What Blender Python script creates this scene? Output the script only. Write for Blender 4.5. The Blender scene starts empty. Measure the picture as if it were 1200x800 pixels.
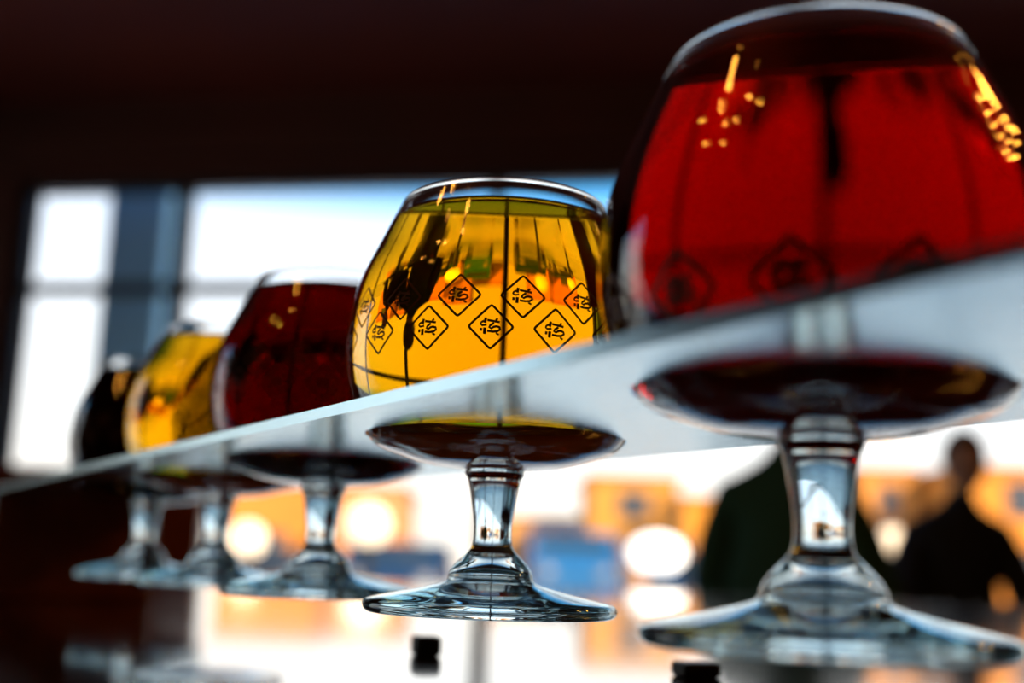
import bpy, bmesh, math, random
from mathutils import Vector, Matrix

# ------------------------------------------------------------------ camera
EYE = 0.778                       # lens height above the floor; the table top is at 0.75
TABLE_Z = 0.750
FPX = 1363.9                      # focal length in pixels of the 1200 px wide frame
PITCH, ROLL = 0.1906, 0.0361
sc = bpy.context.scene
C = sc.collection
F = Vector((0, math.cos(PITCH), math.sin(PITCH)))
R0 = Vector((1, 0, 0)); U0 = R0.cross(F)
RX = math.cos(ROLL) * R0 + math.sin(ROLL) * U0
UX = -math.sin(ROLL) * R0 + math.cos(ROLL) * U0
EYE_P = Vector((0, 0, EYE))
cam_d = bpy.data.cameras.new('camera'); cam = bpy.data.objects.new('camera', cam_d); C.objects.link(cam)
m = Matrix((RX, UX, -F)).transposed().to_4x4(); m.translation = EYE_P
cam.matrix_world = m
cam_d.sensor_fit = 'HORIZONTAL'; cam_d.sensor_width = 36; cam_d.lens = FPX * 36 / 1200
cam_d.clip_start = 0.01; cam_d.clip_end = 600
cam_d.dof.use_dof = True; cam_d.dof.focus_distance = 0.246; cam_d.dof.aperture_fstop = 6.9
sc.camera = cam

def at(x, y, Y):
    """point at world distance Y in front of the lens on the line through a spot of the photograph"""
    v = F * FPX + RX * (x - 600) + UX * (400 - y)
    return EYE_P + v * (Y / v.y)

# ------------------------------------------------------------------ world, sun, exposure
w = bpy.data.worlds.new('World'); sc.world = w; w.use_nodes = True
nt = w.node_tree; nt.nodes.clear()
def wn(t): return nt.nodes.new(t)
tc = wn('ShaderNodeTexCoord'); sx = wn('ShaderNodeSeparateXYZ'); cr = wn('ShaderNodeValToRGB')
bgn = wn('ShaderNodeBackground'); wo = wn('ShaderNodeOutputWorld')
nt.links.new(tc.outputs['Generated'], sx.inputs[0]); nt.links.new(sx.outputs['Z'], cr.inputs[0])
nt.links.new(cr.outputs[0], bgn.inputs[0]); nt.links.new(bgn.outputs[0], wo.inputs[0])
els = cr.color_ramp.elements
stops = [(0.0, (1.0, .88, .74)), (0.09, (1.0, .97, .93)), (0.18, (.93, .96, 1.0)), (0.275, (.80, .88, 1.0)),
         (0.312, (.08, .45, .90)), (0.5, (.05, .28, .66)), (1.0, (.03, .17, .46))]
els[0].position = 0; els[0].color = (*stops[0][1], 1); els[1].position = 1; els[1].color = (*stops[-1][1], 1)
for p, c in stops[1:-1]:
    e = els.new(p); e.color = (*c, 1)
bgn.inputs[1].default_value = 1.7
sun_d = bpy.data.lights.new('sun', 'SUN'); sun_d.energy = 10.0; sun_d.color = (1.0, .72, .42); sun_d.angle = math.radians(0.6)
sun = bpy.data.objects.new('sun', sun_d); C.objects.link(sun)
sun.rotation_euler = Vector((-.46, .80, -.42)).to_track_quat('-Z', 'Y').to_euler()
vs = sc.view_settings
vs.view_transform = 'Standard'; vs.look = 'None'; vs.exposure = 0.0; vs.gamma = 1.0; vs.use_curve_mapping = False
cy = sc.cycles
cy.max_bounces = 40; cy.transmission_bounces = 40; cy.glossy_bounces = 12; cy.diffuse_bounces = 3; cy.transparent_max_bounces = 24
cy.caustics_reflective = True; cy.caustics_refractive = True; cy.blur_glossy = 0.3
cy.sample_clamp_indirect = 6.0; cy.use_denoising = True

# ------------------------------------------------------------------ materials
def pmat(name, col, rough=.5, metal=0, spec=.5, coat=0, coat_r=.03, emit=None, estr=0, noise=None, bump=None):
    mt = bpy.data.materials.new(name); mt.use_nodes = True
    n = mt.node_tree.nodes; l = mt.node_tree.links; b = n['Principled BSDF']
    b.inputs['Base Color'].default_value = (*col, 1); b.inputs['Roughness'].default_value = rough
    b.inputs['Metallic'].default_value = metal; b.inputs['Specular IOR Level'].default_value = spec
    b.inputs['Coat Weight'].default_value = coat; b.inputs['Coat Roughness'].default_value = coat_r
    if emit: b.inputs['Emission Color'].default_value = (*emit, 1); b.inputs['Emission Strength'].default_value = estr
    if noise or bump:
        t = n.new('ShaderNodeTexCoord'); mp = n.new('ShaderNodeMapping'); l.new(t.outputs['Object'], mp.inputs[0])
        nz = n.new('ShaderNodeTexNoise'); l.new(mp.outputs[0], nz.inputs['Vector'])
        nz.inputs['Detail'].default_value = 6
    if noise:
        scale, col2, stretch = noise
        mp.inputs['Scale'].default_value = stretch; nz.inputs['Scale'].default_value = scale
        r = n.new('ShaderNodeValToRGB'); l.new(nz.outputs[0], r.inputs[0])
        r.color_ramp.elements[0].color = (*col, 1); r.color_ramp.elements[1].color = (*col2, 1)
        r.color_ramp.elements[0].position = .35; r.color_ramp.elements[1].position = .68
        l.new(r.outputs[0], b.inputs['Base Color'])
    if bump:
        bp = n.new('ShaderNodeBump'); bp.inputs['Strength'].default_value = bump[0]; bp.inputs['Distance'].default_value = bump[1]
        l.new(nz.outputs[0], bp.inputs['Height']); l.new(bp.outputs[0], b.inputs['Normal'])
        if not noise: nz.inputs['Scale'].default_value = bump[2]; mp.inputs['Scale'].default_value = bump[3]
    return mt

def glass_mat(name, ior=1.5, tint=(1, 1, 1)):
    mt = bpy.data.materials.new(name); mt.use_nodes = True
    n = mt.node_tree.nodes; n.clear(); l = mt.node_tree.links
    g = n.new('ShaderNodeBsdfGlass'); g.inputs['IOR'].default_value = ior; g.inputs['Color'].default_value = (*tint, 1)
    g.inputs['Roughness'].default_value = 0
    o = n.new('ShaderNodeOutputMaterial'); l.new(g.outputs[0], o.inputs['Surface'])
    return mt

def beer_mat(name, density, keep):
    mt = glass_mat(name, 1.34)
    n = mt.node_tree.nodes; l = mt.node_tree.links
    va = n.new('ShaderNodeVolumeAbsorption'); va.inputs['Density'].default_value = density; va.inputs['Color'].default_value = (*keep, 1)
    l.new(va.outputs[0], n['Material Output'].inputs['Volume'])
    return mt

def pane_mat(name):
    mt = bpy.data.materials.new(name); mt.use_nodes = True
    n = mt.node_tree.nodes; n.clear(); l = mt.node_tree.links
    t = n.new('ShaderNodeBsdfTransparent'); t.inputs[0].default_value = (.97, .985, .99, 1)
    g = n.new('ShaderNodeBsdfGlossy'); g.inputs['Roughness'].default_value = 0
    f = n.new('ShaderNodeFresnel'); f.inputs[0].default_value = 1.45
    x = n.new('ShaderNodeMixShader'); o = n.new('ShaderNodeOutputMaterial')
    l.new(f.outputs[0], x.inputs[0]); l.new(t.outputs[0], x.inputs[1]); l.new(g.outputs[0], x.inputs[2]); l.new(x.outputs[0], o.inputs[0])
    return mt

M = {}
M['glass'] = glass_mat('clear_glass', 1.5, (.985, .996, .996))
M['thick_glass'] = glass_mat('thick_clear_glass', 1.5, (.90, .98, 1.0))
M['gold'] = beer_mat('golden_beer', 110, (1.0, .85, .0))
M['ruby'] = beer_mat('ruby_beer', 200, (.875, .08, .08))
M['brown'] = beer_mat('dark_red_beer', 260, (.80, .10, .06))
M['black'] = beer_mat('black_beer', 600, (.55, .15, .08))
M['print'] = pmat('brown_print', (.06, .012, .002), .6)
M['steel'] = pmat('brushed_steel', (.54, .75, .83), .20, 1.0, bump=(.25, .0004, 60, (1, 10, 10)))
M['walnut'] = pmat('walnut', (.15, .030, .010), .35, noise=(8, (.22, .055, .018), (1, 6, 6)))
M['screw'] = pmat('screw_steel', (.6, .6, .6), .3, 1)
M['table'] = pmat('lacquered_table', (.020, .012, .010), .12, spec=1.0, coat=1.0, coat_r=.06, noise=(5, (.035, .020, .014), (1, 9, 1)))
M['table'].node_tree.nodes['Principled BSDF'].inputs['Coat IOR'].default_value = 2.2
M['wall'] = pmat('dark_plaster', (.060, .008, .003), .8, noise=(2, (.045, .008, .003), (1, 1, 1)))
M['ceil'] = pmat('maroon_ceiling', (.15, .013, .003), .8, noise=(1.5, (.12, .011, .003), (1, 1, 1)))
M['floor'] = pmat('floor_boards', (.16, .10, .06), .3, noise=(3, (.22, .14, .08), (1, 12, 1)))
M['frame'] = pmat('dark_window_frame', (.010, .014, .020), .4)
M['pane'] = pane_mat('window_pane')
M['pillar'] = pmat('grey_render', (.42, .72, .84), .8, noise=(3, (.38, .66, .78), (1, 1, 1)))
M['rubber'] = pmat('black_plastic', (.006, .006, .007), .4)

# ------------------------------------------------------------------ mesh helpers
def mesh_obj(name, verts, faces, mat, parent=None, smooth=False):
    me = bpy.data.meshes.new(name); me.from_pydata([tuple(v) for v in verts], [], faces); me.update()
    if smooth: me.polygons.foreach_set('use_smooth', [True] * len(me.polygons))
    if mat: me.materials.append(mat)
    o = bpy.data.objects.new(name, me); C.objects.link(o)
    if parent: o.parent = parent
    return o
def empty(name, loc=(0, 0, 0), rz=0):
    o = bpy.data.objects.new(name, None); C.objects.link(o); o.location = loc; o.rotation_euler = (0, 0, rz)
    o.empty_display_size = .02
    return o
def tag(o, label=None, cat=None, group=None, kind=None):
    if label: o['label'] = label
    if cat: o['category'] = cat
    if group: o['group'] = group
    if kind: o['kind'] = kind
    return o
def bm_obj(name, bm, mat, parent=None, smooth=False):
    me = bpy.data.meshes.new(name); bmesh.ops.recalc_face_normals(bm, faces=bm.faces[:]); bm.to_mesh(me); bm.free()
    if smooth: me.polygons.foreach_set('use_smooth', [True] * len(me.polygons))
    if mat: me.materials.append(mat)
    o = bpy.data.objects.new(name, me); C.objects.link(o)
    if parent: o.parent = parent
    return o
def add_box(bm, c, s, rz=0, bevel=0):
    r = bmesh.ops.create_cube(bm, size=1.0)
    vs_ = r['verts']
    bmesh.ops.scale(bm, vec=s, verts=vs_)
    if bevel:
        es = list({e for v in vs_ for e in v.link_edges})
        q = bmesh.ops.bevel(bm, geom=es, offset=bevel, segments=2, affect='EDGES', profile=.5)
        vs_ = list({v for f in q['faces'] for v in f.verts} | {v for v in vs_ if v.is_valid})
    bmesh.ops.rotate(bm, cent=(0, 0, 0), matrix=Matrix.Rotation(rz, 3, 'Z'), verts=vs_)
    bmesh.ops.translate(bm, vec=c, verts=vs_)
def box(name, c, s, mat, parent=None, rz=0, bevel=0):
    bm = bmesh.new(); add_box(bm, c, s, rz, bevel)
    return bm_obj(name, bm, mat, parent)
def spline(pts, sub=4):
    out = []
    for i in range(len(pts) - 1):
        p0 = pts[max(i - 1, 0)]; p1 = pts[i]; p2 = pts[i + 1]; p3 = pts[min(i + 2, len(pts) - 1)]
        for k in range(sub):
            t = k / sub
            out.append(tuple(.5 * (2 * p1[j] + (p2[j] - p0[j]) * t + (2 * p0[j] - 5 * p1[j] + 4 * p2[j] - p3[j]) * t * t
                                   + (3 * p1[j] - p0[j] - 3 * p2[j] + p3[j]) * t ** 3) for j in (0, 1)))
    out.append(pts[-1]); return [(max(a, 0.0), b) for a, b in out]
def lathe(name, prof, mat, parent=None, seg=128, scale=.001, smooth=True):
    """prof runs so that the outside lies to its right going up; ends with r=0 become poles"""
    verts, faces, rows = [], [], []
    for r, h in prof:
        if r < 1e-6:
            rows.append([len(verts)]); verts.append((0, 0, h * scale))
        else:
            rows.append(list(range(len(verts), len(verts) + seg)))
            for k in range(seg):
                a = 2 * math.pi * k / seg; verts.append((r * scale * math.cos(a), r * scale * math.sin(a), h * scale))
    for a, b in zip(rows[:-1], rows[1:]):
        for k in range(seg):
            k2 = (k + 1) % seg
            if len(a) == 1 and len(b) == 1: continue
            if len(a) == 1: faces.append((a[0], b[k2], b[k]))
            elif len(b) == 1: faces.append((a[k], a[k2], b[0]))
            else: faces.append((a[k], a[k2], b[k2], b[k]))
    return mesh_obj(name, verts, faces, mat, parent, smooth)
def copy_tree(o, parent=None):
    c = o.copy(); C.objects.link(c); c.parent = parent
    for ch in list(o.children): copy_tree(ch, c)
    return c

# ------------------------------------------------------------------ the room
WA = math.radians(-10.0)                       # window wall: turned so its right side is nearer
WU = Vector((math.cos(WA), math.sin(WA), 0)); WN = Vector((-WU.y, WU.x, 0))
W0 = Vector((0, 5.5, 0))
def wall_pt(x, y):
    """spot of the window wall seen at a spot of the photograph -> (u along wall, z)"""
    v = F * FPX + RX * (x - 600) + UX * (400 - y)
    t = (W0 - EYE_P).dot(WN) / v.dot(WN); p = EYE_P + v * t
    return (p - W0).dot(WU), p.z
u_left = wall_pt(17, 260)[0]; u_mul = wall_pt(206, 260)[0]; u_mul2 = wall_pt(575, 300)[0]; u_mul3 = wall_pt(948, 300)[0]
u_right = u_mul3 + 3.2
z_top = wall_pt(400, 203)[1]; z_tr = wall_pt(85, 334)[1]; z_sill = 0.10
z_ceil = 3.15
def wbox(name, u0, u1, z0, z1, d0, d1, mat, parent=None, bevel=0):
    c = W0 + WU * ((u0 + u1) / 2) + WN * ((d0 + d1) / 2)
    return box(name, (c.x, c.y, (z0 + z1) / 2), (u1 - u0, d1 - d0, z1 - z0), mat, parent, WA, bevel)
UL, UR = -4.6, 5.4
bm = bmesh.new()
for (a, b, z0, z1) in ((UL, u_left, 0, z_ceil), (u_right, UR, 0, z_ceil), (u_left, u_right, 0, z_sill), (u_left, u_right, z_top, z_ceil)):
    c = W0 + WU * ((a + b) / 2) + WN * .12
    add_box(bm, (c.x, c.y, (z0 + z1) / 2), (b - a, .24, z1 - z0), WA)
wall_back = tag(bm_obj('wall_back', bm, M['wall']), 'dark wall around the big shopfront window', kind='structure')
cor_l = W0 + WU * UL; cor_r = W0 + WU * UR
def slab(name, pts, z0, z1, mat):
    n = len(pts)
    verts = [(p[0], p[1], z0) for p in pts] + [(p[0], p[1], z1) for p in pts]
    faces = [tuple(range(n))[::-1], tuple(range(n, 2 * n))] + [(i, (i + 1) % n, n + (i + 1) % n, n + i) for i in range(n)]
    return mesh_obj(name, verts, faces, mat)
YB = -3.2
o_l, o_r = cor_l + WN * .24, cor_r + WN * .24
tag(slab('floor', [(o_l.x, YB), (o_r.x, YB), (o_r.x, o_r.y), (o_l.x, o_l.y)], -.05, 0, M['floor']), 'dark boarded floor of the bar', kind='structure')
tag(slab('ceiling', [(o_l.x, YB), (o_r.x, YB), (o_r.x, o_r.y), (o_l.x, o_l.y)], z_ceil, z_ceil + .1, M['ceil']), 'dark maroon ceiling over the room', kind='structure')
LX = o_l.x; LY0, LY1 = 2.2, 5.3                  # unseen side window, added to light the plate edge, between LY0 and LY1
bm = bmesh.new()
for (a, b, z0, z1) in ((YB, LY0, 0, z_ceil), (LY1, o_l.y, 0, z_ceil), (LY0, LY1, 0, .56), (LY0, LY1, z_top, z_ceil)):
    add_box(bm, (LX - .075, (a + b) / 2, (z0 + z1) / 2), (.15, b - a, z1 - z0))
tag(bm_obj('wall_left', bm, M['wall']), 'dark side wall with an added window opening that lets in light', kind='structure')
added_win = empty('added_window', (LX - .07, LY0, 0)); tag(added_win, 'added side window with dark mullions, out of view, lighting the rack edge', kind='structure')
nb = 2; bw = (LY1 - LY0) / nb
for i in range(nb + 1): box('mullion', (0, i * bw, (z_top + .56) / 2), (.09, .07, z_top - .56), M['frame'], added_win)
for i in range(nb): box('pane', (0, (i + .5) * bw, (z_top + .56) / 2), (.008, bw - .07, z_top - .56), M['pane'], added_win)
tag(slab('wall_right', [(o_r.x, YB), (o_r.x + .15, YB), (o_r.x + .15, o_r.y), (o_r.x, o_r.y)], 0, z_ceil, M['wall']), 'dark side wall', kind='structure')
tag(slab('wall_front', [(o_l.x - .15, YB - .15), (o_r.x + .15, YB - .15), (o_r.x + .15, YB), (o_l.x - .15, YB)], 0, z_ceil, M['wall']), 'dark wall behind the viewer', kind='structure')
win = empty('window_1', W0); tag(win, 'wide shopfront window with dark mullions and a transom', kind='structure')
def wpart(name, u0, u1, z0, z1, d0, d1, mat, bevel=0):
    o = wbox(name, u0, u1, z0, z1, d0, d1, mat, None, bevel); o.parent = win; o.matrix_parent_inverse = Matrix.Translation(-W0); return o
edges = [u_left, u_mul, u_mul2, u_mul3, u_mul3 + 1.6, u_right]
fw = .035
wpart('frame_head', u_left, u_right, z_top - .05, z_top, .05, .15, M['frame'])
wpart('frame_sill', u_left, u_right, z_sill, z_sill + .06, -.04, .2, M['frame'])
for u in edges:
    wpart('mullion', u - fw, u + fw, z_sill + .06, z_top - .05, .05, .15, M['frame'])
for a, b in zip(edges[:-1], edges[1:]):
    wpart('transom', a + fw, b - fw, z_tr - .03, z_tr + .03, .06, .14, M['frame'])
    wpart('pane', a + fw, b - fw, z_sill + .06, z_tr - .03, .095, .103, M['pane'])
    wpart('pane', a + fw, b - fw, z_tr + .03, z_top - .05, .095, .103, M['pane'])
tag(wbox('trim_1', UL + .05, UR - .05, z_top + .10, z_top + .24, -.06, 0, M['wall']), 'dark wooden rail above the window', kind='structure')

# ------------------------------------------------------------------ the table
TD = Vector((0, 1, 0))
tab = empty('long_table', (0, .55, 0)); tag(tab, 'long glossy dark lacquered table mirroring the window light', 'table')
def tpart(name, c, s, mat, bevel=0):
    o = box(name, c, s, mat, None, 0, bevel); o.parent = tab; o.matrix_parent_inverse = Matrix.Translation((0, -.55, 0)); return o
tpart('table_top', (.1, .50, TABLE_Z - .02), (3.4, 2.3, .04), M['table'], .004)
for sx_ in (-1, 1):
    for sy_ in (-1, 1):
        tpart('leg', (.1 + sx_ * 1.55, .50 + sy_ * 1.0, (TABLE_Z - .04) / 2), (.08, .08, TABLE_Z - .04), M['table'])

# ------------------------------------------------------------------ the serving rack
AZ = .5503
D = Vector((-math.sin(AZ), math.cos(AZ), 0)); N = Vector((D.y, -D.x, 0))
ORG = Vector((-.003, .2799, EYE - .0115))        # foot of the golden beer's glass
SP = .1042; HP = .0414; TH = .0024
RZ = math.atan2(D.y, D.x)
rack = empty('serving_rack', (ORG.x, ORG.y, TABLE_Z), RZ)
tag(rack, 'polished steel plate rack holding five stemmed beer glasses by their bowls', 'rack')
A0, A1, HWN, HWF = -.275, .485, .0475, .0490       # local x along the rack, local y to the left (towards the lens)
zp = ORG.z + HP - TABLE_Z
def make_plate():
    holes = [i * SP for i in (-1, 0, 1, 2, 3)]
    seg = 96; rb, rt = .03145, .0334
    verts, faces = [], []
    def v(x, y, z): verts.append((x, y, z)); return len(verts) - 1
    # one cell per hole: square outline ring-bridged to the hole ring, at both levels, plus walls
    cuts = [(h - SP / 2, h + SP / 2) for h in holes]
    for h, (x0, x1) in zip(holes, cuts):
        rings = {}
        for lev, z, r in (('b', zp, rb), ('t', zp + TH, rt)):
            inner, outer = [], []
            for k in range(seg):
                a = 2 * math.pi * k / seg; c, s = math.cos(a), math.sin(a)
                inner.append(v(h + r * c, r * s, z))
                tx = (SP / 2) / abs(c) if abs(c) > 1e-9 else 1e9
                ty = (HWN if s > 0 else HWF) / abs(s) if abs(s) > 1e-9 else 1e9
                t = min(tx, ty); outer.append(v(h + t * c, t * s, z))
            rings[lev] = (inner, outer)
        for k in range(seg):
            k2 = (k + 1) % seg
            bi, bo = rings['b']; ti, to = rings['t']
            faces.append((bi[k], bi[k2], bo[k2], bo[k])); faces.append((ti[k], to[k], to[k2], ti[k2]))
            faces.append((bi[k], ti[k], ti[k2], bi[k2]))
            ya, yb = verts[bo[k]][1], verts[bo[k2]][1]
            if abs(ya - yb) < 1e-6 and (abs(ya - HWN) < 1e-6 or abs(ya + HWF) < 1e-6):
                faces.append((bo[k], bo[k2], to[k2], to[k]))
    # corners of every cell (the ring samples cut them): fill with small triangles
    bm = bmesh.new()
    mv = [bm.verts.new(p) for p in verts]
    for f in faces: bm.faces.new([mv[i] for i in f])
    ca = [math.atan2(s1 * (HWN if s1 > 0 else HWF), s2 * SP / 2) for s2, s1 in ((1, 1), (-1, 1), (-1, -1), (1, -1))]
    for h in holes:
        for (s2, s1) in ((1, 1), (-1, 1), (-1, -1), (1, -1)):
            cx, cyy = h + s2 * SP / 2, (HWN if s1 > 0 else -HWF)
            a = math.atan2(cyy, s2 * SP / 2) % (2 * math.pi); k = int(a / (2 * math.pi) * seg)
            pts = []
            for kk in (k, (k + 1) % seg):
                aa = 2 * math.pi * kk / seg; c, s = math.cos(aa), math.sin(aa)
                t = min((SP / 2) / abs(c) if abs(c) > 1e-9 else 1e9, (HWN if s > 0 else HWF) / abs(s) if abs(s) > 1e-9 else 1e9)
                pts.append((h + t * c, t * s))
            for z in (zp, zp + TH):
                bm.faces.new([bm.verts.new((pts[0][0], pts[0][1], z)), bm.verts.new((cx, cyy, z)), bm.verts.new((pts[1][0], pts[1][1], z))])
            q = pts[0] if abs(pts[0][1] - cyy) < 1e-7 else pts[1]
            bm.faces.new([bm.verts.new(p) for p in ((q[0], q[1], zp), (cx, cyy, zp), (cx, cyy, zp + TH), (q[0], q[1], zp + TH))])
    for x0, x1 in ((A0, cuts[0][0]), (cuts[-1][1], A1)):
        add_box(bm, ((x0 + x1) / 2, (HWN - HWF) / 2, zp + TH / 2), (x1 - x0, HWN + HWF, TH))
    bmesh.ops.remove_doubles(bm, verts=bm.verts[:], dist=1e-6)
    return bm_obj('plate', bm, M['steel'], rack)
make_plate()
for x in (A0 + .012, A1 - .012):
    box('end_block', (x, (HWN - HWF) / 2, zp / 2), (.024, HWN + HWF - .006, zp - .0002), M['walnut'], rack, 0, .002)
    for y in (-.03, .03):
        bm = bmesh.new(); bmesh.ops.create_cone(bm, cap_ends=True, segments=20, radius1=.004, radius2=.0028, depth=.0016, matrix=Matrix.Translation((x, y, zp + TH + .0007)))
        bm_obj('screw', bm, M['screw'], rack)

# ------------------------------------------------------------------ the glasses
FOOT = [(0, 2.0), (8, 1.8), (16, 1.2), (23, .5), (26.5, .1), (28.3, .1), (29.4, .7), (29.85, 1.7), (29.5, 2.7), (28.3, 3.4), (24, 4.35), (18, 5.6), (13, 6.8), (10.9, 7.5), (10.3, 8.0)]
STEM = [(10.3, 8.0), (10.05, 8.7), (9.9, 9.5), (9.3, 10.7), (8.3, 12.0), (6.9, 13.4), (5.6, 14.7), (4.9, 16.0), (4.6, 18), (4.6, 20.5), (4.85, 23), (5.3, 26), (5.8, 29), (6.3, 31.2), (6.7, 32.2), (7.05, 32.8), (7.1, 33.3), (6.9, 33.8)]
BOWL_OUT = [(6.9, 33.8), (7.8, 34.15), (10, 34.4), (13, 34.7), (16.6, 35.2), (20, 36.0), (23, 36.9), (26.2, 37.9), (29.0, 39.3), (31.2, 41.7), (32.9, 44.4), (34.6, 47.5), (36, 51.7), (36.9, 56), (37.25, 60), (37.25, 64), (36.8, 69), (35.6, 75), (33.7, 80.5), (31.2, 86), (28.7, 91.5), (26.6, 96), (25.7, 97.9)]
RIM = [(25.7, 97.9), (25.35, 98.6), (24.95, 99.05), (24.45, 99.15), (24.0, 98.9), (23.85, 98.4), (24.0, 97.8)]
BOWL_IN = [(0, 38.0), (8, 38.2), (14, 38.6), (19, 39.3), (23, 40.5), (26.5, 42.3), (29.3, 44.6), (31.5, 47.3), (33.4, 51.2), (34.7, 55.3), (35.4, 60), (35.4, 64), (35.0, 69), (33.8, 75), (31.9, 80.5), (29.4, 86), (27.0, 91.5), (25.0, 95.8), (24.0, 97.8)]
OUT_S = spline(BOWL_OUT)
def outer_r(h):
    for (r0, h0), (r1, h1) in zip(OUT_S[:-1], OUT_S[1:]):
        if h0 <= h <= h1: return r0 + (r1 - r0) * (h - h0) / (h1 - h0 + 1e-9)
    return OUT_S[-1][0]
LEVEL = 93.0
def beer_profile():
    s = [(r + .12 if r > 0 else 0, h - .12) for r, h in spline(BOWL_IN)]
    body = [q for q in s if q[1] < LEVEL + .9]
    re = body[-1][0]
    return body + [(re - .5, LEVEL + .35), (re - 1.4, LEVEL), (re * .6, LEVEL - .02), (re * .3, LEVEL - .02), (0, LEVEL - .02)]

# emblem strokes, in units of the half diagonal, x right, y up
def em(x, y): return ((x - 540) / 200.0, (535 - y) / 200.0)
STROKES = [
    ([(0, 1), (1, 0), (0, -1), (-1, 0)], .085, True),
    ([em(494, 456), em(487, 505)], .10, False),
    ([em(487, 545), em(485, 602)], .11, False),
    ([em(478, 484), em(455, 498), em(449, 513), em(462, 526), em(503, 520)], .075, False),
    ([em(508, 478), em(560, 486), em(618, 494)], .085, False),
    ([em(580, 478), em(600, 462)], .075, False),
    ([em(568, 502), em(535, 524), em(527, 540), em(545, 552), em(562, 538), em(590, 532), em(617, 540), em(622, 558), em(600, 575), em(560, 580), em(508, 574)], .085, False),
    ([em(585, 592), em(614, 606)], .07, False),
    ([em(443, 562), em(466, 562)], .11, False),
]
def densify(pts, closed, step=.12):
    q = pts + ([pts[0]] if closed else []); out = []
    for a, b in zip(q[:-1], q[1:]):
        L = math.dist(a, b); k = max(1, int(L / step))
        for i in range(k): out.append((a[0] + (b[0] - a[0]) * i / k, a[1] + (b[1] - a[1]) * i / k))
    if not closed: out.append(q[-1])
    return out
def emblem_mesh(h0, half=4.85, bold=1.25):
    """print lying on the bowl, centred on local -Y direction at height h0 (mm)"""
    verts, faces = [], []
    rc = outer_r(h0)
    # metric down the wall: height change per mm of surface
    def put(u, v_):
        s = v_ * half; h = h0; n = 8
        for _ in range(n):
            dr = (outer_r(h + .3) - outer_r(h - .3)) / .6
            h += s / n / math.sqrt(1 + dr * dr)
        r = outer_r(h) + .05; a = u * half / rc
        verts.append((r * .001 * math.sin(a), -r * .001 * math.cos(a), h * .001)); return len(verts) - 1
    for pts, wd, closed in STROKES:
        if closed:    # the rounded diamond
            rp = []
            for i in range(4):
                p, q, s_ = pts[i], pts[(i + 1) % 4], pts[(i - 1) % 4]
                for t in (-.10, -.04, 0, .04, .10):
                    o_ = q if t > 0 else s_; k = abs(t)
                    rp.append((p[0] * (.96 if t == 0 else .985 if k < .05 else 1) + (o_[0] - p[0]) * k, p[1] * (.96 if t == 0 else .985 if k < .05 else 1) + (o_[1] - p[1]) * k))
            pts = rp
        d_ = densify(pts, closed); n = len(d_); L, Rr = [], []
        for i, p in enumerate(d_):
            a = d_[(i - 1) % n] if closed or i > 0 else p; b = d_[(i + 1) % n] if closed or i < n - 1 else p
            wd_ = wd * bold; tx, ty = b[0] - a[0], b[1] - a[1]; q = math.hypot(tx, ty) or 1
            nx, ny = -ty / q * wd_ / 2, tx / q * wd_ / 2
            L.append(put(p[0] + nx, p[1] + ny)); Rr.append(put(p[0] - nx, p[1] - ny))
        for i in range(n if closed else n - 1):
            j = (i + 1) % n; faces.append((L[i], Rr[i], Rr[j], L[j]))
    me = bpy.data.meshes.new('printed_emblem'); me.from_pydata(verts, [], faces); me.materials.append(M['print']); return me
EM_UP, EM_LO, EM_BIG = emblem_mesh(68.4), emblem_mesh(61.4), emblem_mesh(52.3, 6.0, 1.9)

def make_glass():
    root = empty('snifter_glass')
    lathe('foot', spline(FOOT), M['thick_glass'], root); lathe('stem', spline(STEM), M['thick_glass'], root)
    bowl = lathe('bowl', spline(BOWL_OUT), M['glass'], root)
    lathe('rim', spline(RIM), M['glass'], bowl)
    lathe('inner_wall', spline(BOWL_IN)[::-1], M['glass'], bowl)
    lathe('beer', beer_profile(), M['gold'], root)
    return root
EM_STEP = math.radians(21.6)
def put_emblems(root, a0, big=False, cover=4):
    bowl = [c for c in root.children if c.name.startswith('bowl')][0]
    step = math.radians(27.2) if big else EM_STEP
    for me, ph in (((EM_BIG, .0),) if big else ((EM_UP, .48), (EM_LO, 0.0))):
        for i in range(-cover + 1, cover):
            o = bpy.data.objects.new('printed_emblem', me); C.objects.link(o); o.parent = bowl
            o.rotation_euler = (0, 0, a0 + (i + ph) * step)
proto = make_glass()
glasses = [(-1, 'ruby', 'large ruby red beer in a stemmed snifter glass, nearest to the lens', .0),
           (0, 'gold', 'sharply focused snifter glass of golden beer beside the big ruby one', .0),
           (1, 'brown', 'snifter glass of dark red beer, third in the rack between two golden ones', .0),
           (2, 'gold', 'blurred snifter glass of golden beer, fourth in the rack behind the dark red one', .0),
           (3, 'black', 'blurred snifter glass of nearly black beer, last in the rack', .0)]
groot = []
for i, (k, mk, lab, a) in enumerate(glasses):
    g = proto if i == 0 else copy_tree(proto)
    groot.append(g)
for g, (k, mk, lab, a) in zip(groot, glasses):
    p = ORG + D * SP * k
    g.location = p; tag(g, lab, 'beer glass', 'beer glasses hanging in the steel rack')
    b = [c for c in g.children if c.name.startswith('beer')][0]
    b.data = b.data.copy(); b.data.materials[0] = M[mk]
    to_cam = math.atan2(EYE_P.x - p.x, -(EYE_P.y - p.y))
    put_emblems(g, to_cam + math.radians(-5.8 if mk == 'ruby' else -3.1), mk == 'ruby')

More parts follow.
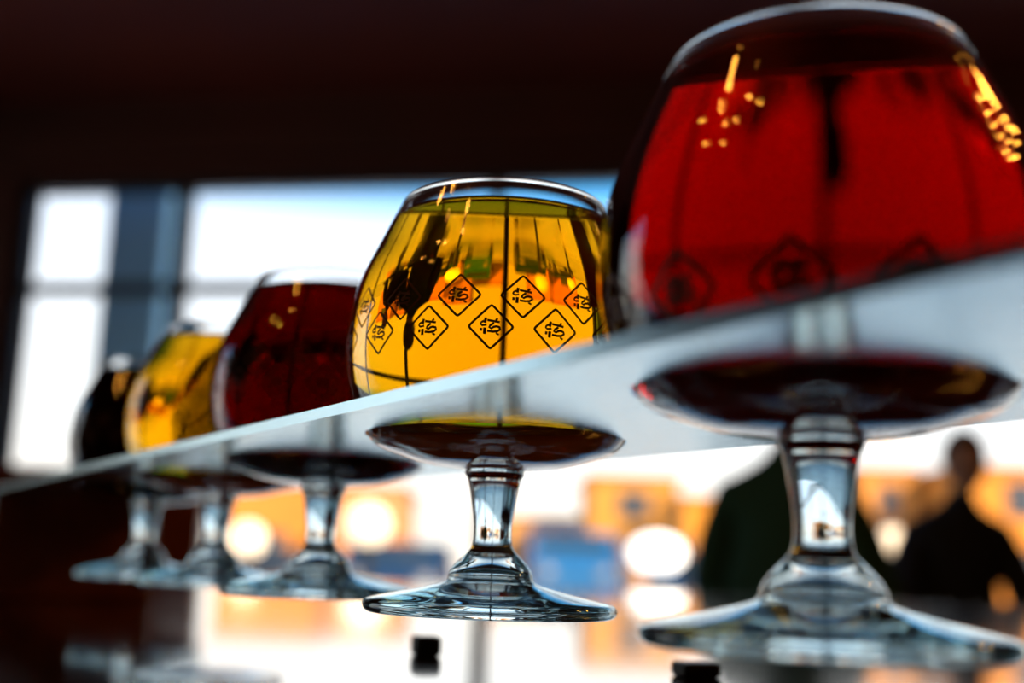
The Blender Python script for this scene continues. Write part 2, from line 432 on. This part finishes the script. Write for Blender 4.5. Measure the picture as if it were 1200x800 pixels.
# ------------------------------------------------------------------ outside
def outside():
    o = slab('street', [(-70, 6.6), (70, 6.6), (70, 120), (-70, 120)], -.25, -.15, pmat('pale_pavement', (.84, .81, .78), .7, noise=(.6, (.90, .87, .84), (1, 1, 1))))
    tag(o, 'pale street and pavement outside the window', kind='structure')
    # pillar outside the window
    a, b = at(126, 270, 6.5), at(202, 270, 6.5)
    wb = box('pillar', ((a.x + b.x) / 2, 6.65, (z_top + .15) / 2 - .02), (b.x - a.x, .3, z_top + .4), M['pillar'], None, WA, .02)
    tag(wb, 'grey square pillar standing outside the narrow window bay', kind='structure')
outside()
def building(x0, x1, ytop, Y, col, label, col2=None, depth=8):
    a = at(x0, 640, Y); b = at(x1, 640, Y); t = at((x0 + x1) / 2, ytop, Y)
    wd = b.x - a.x; h = t.z + .15
    root = empty('building', ((a.x + b.x) / 2, Y, -.15)); tag(root, label, 'building', 'low buildings across the street')
    col = tuple(c * .66 for c in col)
    mt = pmat('facade', col, .85, noise=(.8, tuple(c * .85 for c in col), (1, 1, 1)))
    box('facade', (0, depth / 2, h / 2), (wd, depth, h), mt, root)
    box('roof', (0, depth / 2, h + .15), (wd + .4, depth + .4, .3), pmat('cornice', tuple(c * .7 for c in col), .8), root)
    n = max(1, int(wd / 3)); wm = pmat('dark_window', (.05, .06, .08), .1)
    for i in range(n):
        x = -wd / 2 + wd * (i + .5) / n
        for zc in ([1.5] if h < 4.4 else [1.5, 4.2]):
            if zc + .9 < h: box('window', (x, -.02, zc), (wd / n * .35, .08, 1.4), wm, root)
    return root
building(255, 375, 566, 60, (.90, .34, .05), 'low orange building at the far end of the street row')
building(395, 470, 575, 52, (.90, .42, .16), 'peach building above the navy car')
building(575, 690, 610, 70, (.90, .45, .16), 'low pale orange building between the peach and the tan one')
building(690, 795, 563, 60, (.85, .40, .07), 'tan square building above the blue car')
building(802, 905, 590, 50, (.95, .38, .03), 'bright orange building beside the tan one')
building(1010, 1075, 556, 50, (.95, .40, .08), 'narrow orange building behind the seated people')
building(1130, 1290, 556, 46, (.95, .36, .04), 'broad orange building past the seated people')

def car(x, ytop, Y, col, label, heading=0, lights=False, L=4.2, Wd=1.8):
    c = at(x, 660, Y); top = at(x, ytop, Y).z + .15
    root = empty('car', (c.x, Y, -.15), heading); tag(root, label, 'car', 'cars parked along the street')
    H = top; hw = Wd / 2
    prof = [(-L / 2, .35), (-L / 2, .62 * H * .95), (-L * .36, .62 * H), (-L * .22, H), (L * .22, H), (L * .40, .66 * H), (L / 2, .60 * H), (L / 2, .35)]
    n = len(prof); verts = [(-hw, px, pz) for px, pz in prof] + [(hw, px, pz) for px, pz in prof]
    faces = [tuple(range(n)), tuple(range(2 * n - 1, n - 1, -1))] + [(i, n + i, n + (i + 1) % n, (i + 1) % n) for i in range(n)]
    bm = bmesh.new(); mv = [bm.verts.new(v_) for v_ in verts]
    for f in faces: bm.faces.new([mv[i] for i in f])
    bmesh.ops.bevel(bm, geom=bm.edges[:], offset=.06, segments=2, affect='EDGES')
    bm_obj('body', bm, pmat('car_paint', col, .25, coat=1), root)
    gm = pmat('car_glass', (.03, .05, .07), .05)
    for s in (-1, 1):
        box('side_window', (s * (hw - .005), 0, .80 * H), (.03, L * .42, H * .22), gm, root, 0, .01)
    box('windscreen', (0, -L * .295, .80 * H), (Wd * .82, .10, H * .24), gm, root, 0, .02)
    wm = pmat('tyre', (.01, .01, .01), .7)
    for s in (-1, 1):
        for y in (-L * .31, L * .31):
            bm = bmesh.new(); bmesh.ops.create_cone(bm, cap_ends=True, segments=24, radius1=.33, radius2=.33, depth=.22,
                matrix=Matrix.Translation((s * (hw - .08), y, .33)) @ Matrix.Rotation(math.pi / 2, 4, 'Y'))
            bm_obj('wheel', bm, wm, root)
    hm = pmat('headlamp', (.22, .23, .25), .2, emit=(1.0, .93, .82), estr=45 if lights else 0)
    for s in (-1, 1):
        bm = bmesh.new(); bmesh.ops.create_uvsphere(bm, u_segments=20, v_segments=12, radius=.13)
        bmesh.ops.scale(bm, vec=(1.3, .5, .9), verts=bm.verts[:]); bmesh.ops.translate(bm, vec=(s * (hw - .30), -L / 2, .50 * H), verts=bm.verts[:])
        bm_obj('headlamp', bm, hm, root, True)
    return root
car(668, 625, 26, (.02, .14, .36), 'blue car parked with its lamps off')
car(770, 632, 34, (.55, .25, .08), 'small copper car under the tan building')
car(470, 636, 22, (.012, .04, .10), 'navy car standing under the peach building')
car(835, 650, 20, (.004, .005, .008), 'black low car beside the person in green')
car(330, 645, 28, (.010, .012, .018), 'black car seen under the fourth glass')

def stand_in_lamp(x, y, Y, r, label, wide=1.0, col=(1.0, .66, .34), power=1.6):  # added glowing globes stand in for blurred bright spots of unidentified source
    c = at(x, y, Y); root = empty('stand_in_lamp', (c.x, Y, -.15)); tag(root, label, 'lamp', 'added lamps standing in for blurred bright spots outside')
    h = c.z + .15 - r
    lathe('post', [(0, 0), (r * 800, 0), (r * 800, 40), (60, 70), (45, 120), (45, h * 1000 - 40), (r * 500, h * 1000), (r * 500, h * 1000 + 25), (0, h * 1000 + 25)], M['rubber'], root, 20, .001, False)
    lathe('globe', [(r * 1000 * math.sin(math.pi * i / 16), (h + r - r * math.cos(math.pi * i / 16)) * 1000) for i in range(17)],
          pmat('warm_globe', (1, .9, .75), .4, emit=col, estr=power), root, 28).scale = (wide, wide, 1)
stand_in_lamp(290, 632, 11, .16, 'added warm globe standing in for a bright spot under the fourth glass')
stand_in_lamp(431, 615, 11, .20, 'added warm globe standing in for a bright spot between the dark red and golden beer stems')
stand_in_lamp(1045, 640, 11, .17, 'added warm globe standing in for a bright spot beside the ruby beer stem')
stand_in_lamp(770, 648, 11, .17, 'added wide white globe standing in for a bright spot between the golden and ruby beers', 1.5, (1.0, .95, .9), 2.6)

# ------------------------------------------------------------------ booth, people
bth = empty('booth_bench', (0, 0, 0))
b0 = at(238, 640, 2.55); zb = at(150, 556, 2.55).z
bth.location = (b0.x - .75, 2.55, 0)
tag(bth, 'dark brown wooden booth bench with a tall back, past the table end', 'bench')
for i in range(8):
    box('back_board', (-.75 + .1875 * (i + .5), 0, zb / 2), (.183, .05, zb - .02), M['walnut'], bth, 0, .004)
box('back_rail', (0, 0, zb - .01), (1.52, .08, .04), M['walnut'], bth, 0, .006)
box('seat', (0, .27, .42), (1.5, .46, .06), M['walnut'], bth, 0, .01)
for s in (-1, 1): box('side_panel', (s * .735, .25, .2), (.03, .44, .38), M['walnut'], bth, 0, .004)

def skin_mesh(name, nodes, links, mat, parent, root_i=0, sub=2):
    me = bpy.data.meshes.new(name); me.from_pydata([n[0] for n in nodes], links, []); me.update()
    o = bpy.data.objects.new(name, me); C.objects.link(o); o.parent = parent
    sk = o.modifiers.new('skin', 'SKIN'); sd = o.modifiers.new('sub', 'SUBSURF'); sd.levels = sub; sd.render_levels = sub
    if not me.skin_vertices: me.skin_vertices.new(name='')
    for i, n in enumerate(nodes):
        r = n[1]; me.skin_vertices[0].data[i].radius = r if isinstance(r, tuple) else (r, r); me.skin_vertices[0].data[i].use_root = (i == root_i)
    me.materials.append(mat); sk.use_smooth_shade = True
    return o
def stool(loc, rz, label, H=.41):
    t = empty('stool', loc, rz); tag(t, label, 'stool', 'stools by the window')
    lathe('seat', spline([(0, H * 1000 - 35), (160, H * 1000 - 35), (178, H * 1000 - 25), (180, H * 1000 - 8), (170, H * 1000), (0, H * 1000)], 2), M['walnut'], t, 40)
    for a in range(4):
        an = a * math.pi / 2 + .78
        p, q = Vector((.12 * math.cos(an), .12 * math.sin(an), H - .03)), Vector((.19 * math.cos(an), .19 * math.sin(an), 0))
        bm = bmesh.new(); d_ = p - q
        bmesh.ops.create_cone(bm, cap_ends=True, segments=12, radius1=.014, radius2=.018, depth=d_.length,
            matrix=Matrix.Translation((p + q) / 2) @ d_.to_track_quat('Z', 'Y').to_matrix().to_4x4())
        bm_obj('leg', bm, M['walnut'], t)
SKIN = pmat('skin', (.45, .25, .17), .5)
def person(loc, rz, jacket, trousers, hair, label, lean=.05, S=1.0):
    """seated figure, local -Y is the front, origin on the floor under the seat"""
    root = empty('person', loc, rz); tag(root, label, 'person', 'people seated by the window'); root.scale = (S, S, S)
    z = .47; y = -lean
    n = [((0, 0, z + .10), (.19, .14)), ((0, y * .4, z + .27), (.18, .12)), ((0, y, z + .42), (.170, .115)), ((0, y * 1.2, z + .53), (.12, .085)),
         ((0, y * 1.4, z + .615), .056), ((0, y * 1.7 - .01, z + .68), .058)]
    l = [(0, 1), (1, 2), (2, 3), (3, 4), (4, 5)]
    for s in (-1, 1):
        k = len(n)
        n += [((s * .165, y, z + .50), .070), ((s * .225, y - .02, z + .36), .074), ((s * .265, y - .06, z + .18), .074), ((s * .22, y - .24, z + .17), .046), ((s * .13, y - .34, z + .20), .033)]
        l += [(3, k), (k, k + 1), (k + 1, k + 2), (k + 2, k + 3), (k + 3, k + 4)]
        k = len(n)
        n += [((s * .10, -.05, z + .075), .090), ((s * .13, -.25, z + .08), .076), ((s * .14, -.43, z + .06), .060), ((s * .14, -.45, z - .14), .052), ((s * .14, -.43, .10), .040), ((s * .145, -.47, .045), .042), ((s * .15, -.58, .035), .035)]
        l += [(0, k)] + [(k + i, k + i + 1) for i in range(6)]
    skin_mesh('body', n, l, jacket, root)
    # head
    bm = bmesh.new(); bmesh.ops.create_uvsphere(bm, u_segments=32, v_segments=24, radius=1)
    for v in bm.verts:
        x, yy, zz = v.co
        w_ = 1 - .22 * max(0, -zz) ** 1.5
        v.co = Vector((x * .076 * w_, yy * .098 * (1 - .10 * max(0, -zz)), zz * .118))
        if yy < -.80 and abs(x) < .16 and -.35 < zz < .08: v.co.y -= .022 * (1 - abs(x) / .16) * (1.0 if zz < -.1 else .5)   # nose
        if yy < -.6 and .02 < zz < .22 and .22 < abs(x) < .5: v.co.y += .008                                               # eye sockets
        if yy < -.7 and -.62 < zz < -.48 and abs(x) < .3: v.co.y -= .005                                                     # lips
    hd = bm_obj('head', bm, SKIN, root, True); hd.location = (0, y * 1.9 - .02, z + .775)
    for s in (-1, 1):
        bm = bmesh.new(); bmesh.ops.create_uvsphere(bm, u_segments=14, v_segments=10, radius=1)
        bmesh.ops.scale(bm, vec=(.010, .020, .032), verts=bm.verts[:]); bmesh.ops.translate(bm, vec=(s * .078, .005, -.005), verts=bm.verts[:])
        bm_obj('ear', bm, SKIN, hd, True)
        bm = bmesh.new(); bmesh.ops.create_uvsphere(bm, u_segments=12, v_segments=8, radius=.011)
        bmesh.ops.translate(bm, vec=(s * .030, -.078, .012), verts=bm.verts[:]); bm_obj('eye', bm, M['rubber'], hd, True)
    bm = bmesh.new(); bmesh.ops.create_uvsphere(bm, u_segments=28, v_segments=18, radius=1)
    for v in bm.verts:
        x, yy, zz = v.co
        f_ = 1.0 if (zz > .42 - .55 * max(0, yy + .2)) else .90
        v.co = Vector((x * .083 * f_, yy * .104 * f_ + .006, zz * .122 * f_ + .005))
    bm_obj('hair', bm, hair, hd, True)
    # hands: palm with five fingers each
    for s in (-1, 1):
        wx, wy, wz = s * .13, y - .34, z + .20
        nn = [((wx, wy, wz), .026), ((wx - s * .01, wy - .045, wz - .004), (.036, .018)), ((wx - s * .015, wy - .085, wz - .008), (.036, .015))]
        ll = [(0, 1), (1, 2)]
        for fi, (dx, ln) in enumerate(((-.030, .060), (-.010, .072), (.011, .068), (.031, .052))):
            k = len(nn); bx_ = wx - s * .015 + dx
            nn += [((bx_, wy - .09, wz - .008), .0095), ((bx_, wy - .09 - ln * .55, wz - .016), .0088), ((bx_, wy - .09 - ln * .9, wz - .034), .0075)]
            ll += [(2, k), (k, k + 1), (k + 1, k + 2)]
        k = len(nn); nn += [((wx - s * .045, wy - .055, wz - .006), .011), ((wx - s * .062, wy - .085, wz - .016), .009)]
        ll += [(1, k), (k, k + 1)]
        skin_mesh('hand', nn, ll, SKIN, root, 0, 1)
    return root
HAIR = pmat('dark_hair', (.010, .007, .005), .6)
pg = at(916, 660, 3.6); pn = at(1114, 660, 4.45)
person((pg.x, 3.6, .02), math.radians(148), pmat('dark_green_wool', (.010, .055, .024), .9), None, HAIR, 'person in a dark green jacket sitting behind the ruby beer', .04, 1.03)
person((pn.x, 4.45, 0), math.radians(8), pmat('navy_jacket', (.007, .014, .036), .8), None, HAIR, 'person in a dark navy jacket sitting close to the window', .06, .98)
stool((pg.x, 3.6, 0), 0, 'round wooden stool under the person in green')
stool((pn.x, 4.45, 0), 0, 'round wooden stool under the person in navy')

# ------------------------------------------------------------------ small dark pieces on the table
def on_table(x, y):
    v = F * FPX + RX * (x - 600) + UX * (400 - y); t = (TABLE_Z - EYE) / v.z; return EYE_P + v * t
for x, y, s, lab in ((499, 768, (.0085, .008, .006), 'small black cube on the table beyond the golden beer'),
                     (815, 793, (.011, .010, .0040), 'small flat black block on the table near the ruby beer')):
    p = on_table(x, y)
    tag(box('black_block', (p.x, p.y, TABLE_Z + s[2] / 2), s, M['rubber'], None, .3, .0012), lab, 'block')

# ------------------------------------------------------------------ string lights behind the viewer
def string_lights():
    bulb_m = pmat('warm_bulb', (1, .6, .2), .3, emit=(1.0, .40, .05), estr=70)
    LEFT = [(-.91, .36, 2.60), (-.85, -.05, 2.63), (-.80, -.27, 2.61), (-1.03, .30, 2.54),
            (-1.09, .21, 2.50), (-1.21, .42, 2.39), (-1.18, -.03, 2.43), (-1.09, -.19, 2.46), (-1.43, .03, 2.20), (-1.36, -.28, 2.21)]
    RIGHT = [(1.37, 1.09, 2.06), (1.36, 1.14, 2.02), (1.44, .79, 2.16), (1.40, 1.11, 2.01), (1.52, .69, 2.11), (1.47, 1.05, 1.97), (1.59, .61, 2.06), (1.50, 1.05, 1.93),
             (1.45, 1.19, 1.87), (1.66, .55, 1.99), (1.65, .75, 1.92), (1.59, .98, 1.86), (1.75, .45, 1.89), (1.74, .68, 1.82), (1.76, .54, 1.83)]
    for pts, lab in ((LEFT, 'warm fairy lights dripping from the ceiling towards the added side window'),
                     (RIGHT, 'warm fairy lights dripping from the ceiling away from the added side window')):
        cx = sum(p[0] for p in pts) / len(pts); cyy = sum(p[1] for p in pts) / len(pts)
        root = empty('string_lights', (cx, cyy, z_ceil)); tag(root, lab, 'string lights', 'fairy lights under the ceiling')
        for x, y, z in pts:
            ln = z_ceil - z - .02
            bm = bmesh.new(); bmesh.ops.create_cone(bm, cap_ends=True, segments=6, radius1=.002, radius2=.002, depth=ln, matrix=Matrix.Translation((x - cx, y - cyy, -ln / 2)))
            bm_obj('cable', bm, M['rubber'], root)
            bm = bmesh.new(); bmesh.ops.create_uvsphere(bm, u_segments=12, v_segments=8, radius=.024)
            bmesh.ops.translate(bm, vec=(x - cx, y - cyy, z - z_ceil), verts=bm.verts[:]); bm_obj('bulb', bm, bulb_m, root, True)
string_lights()
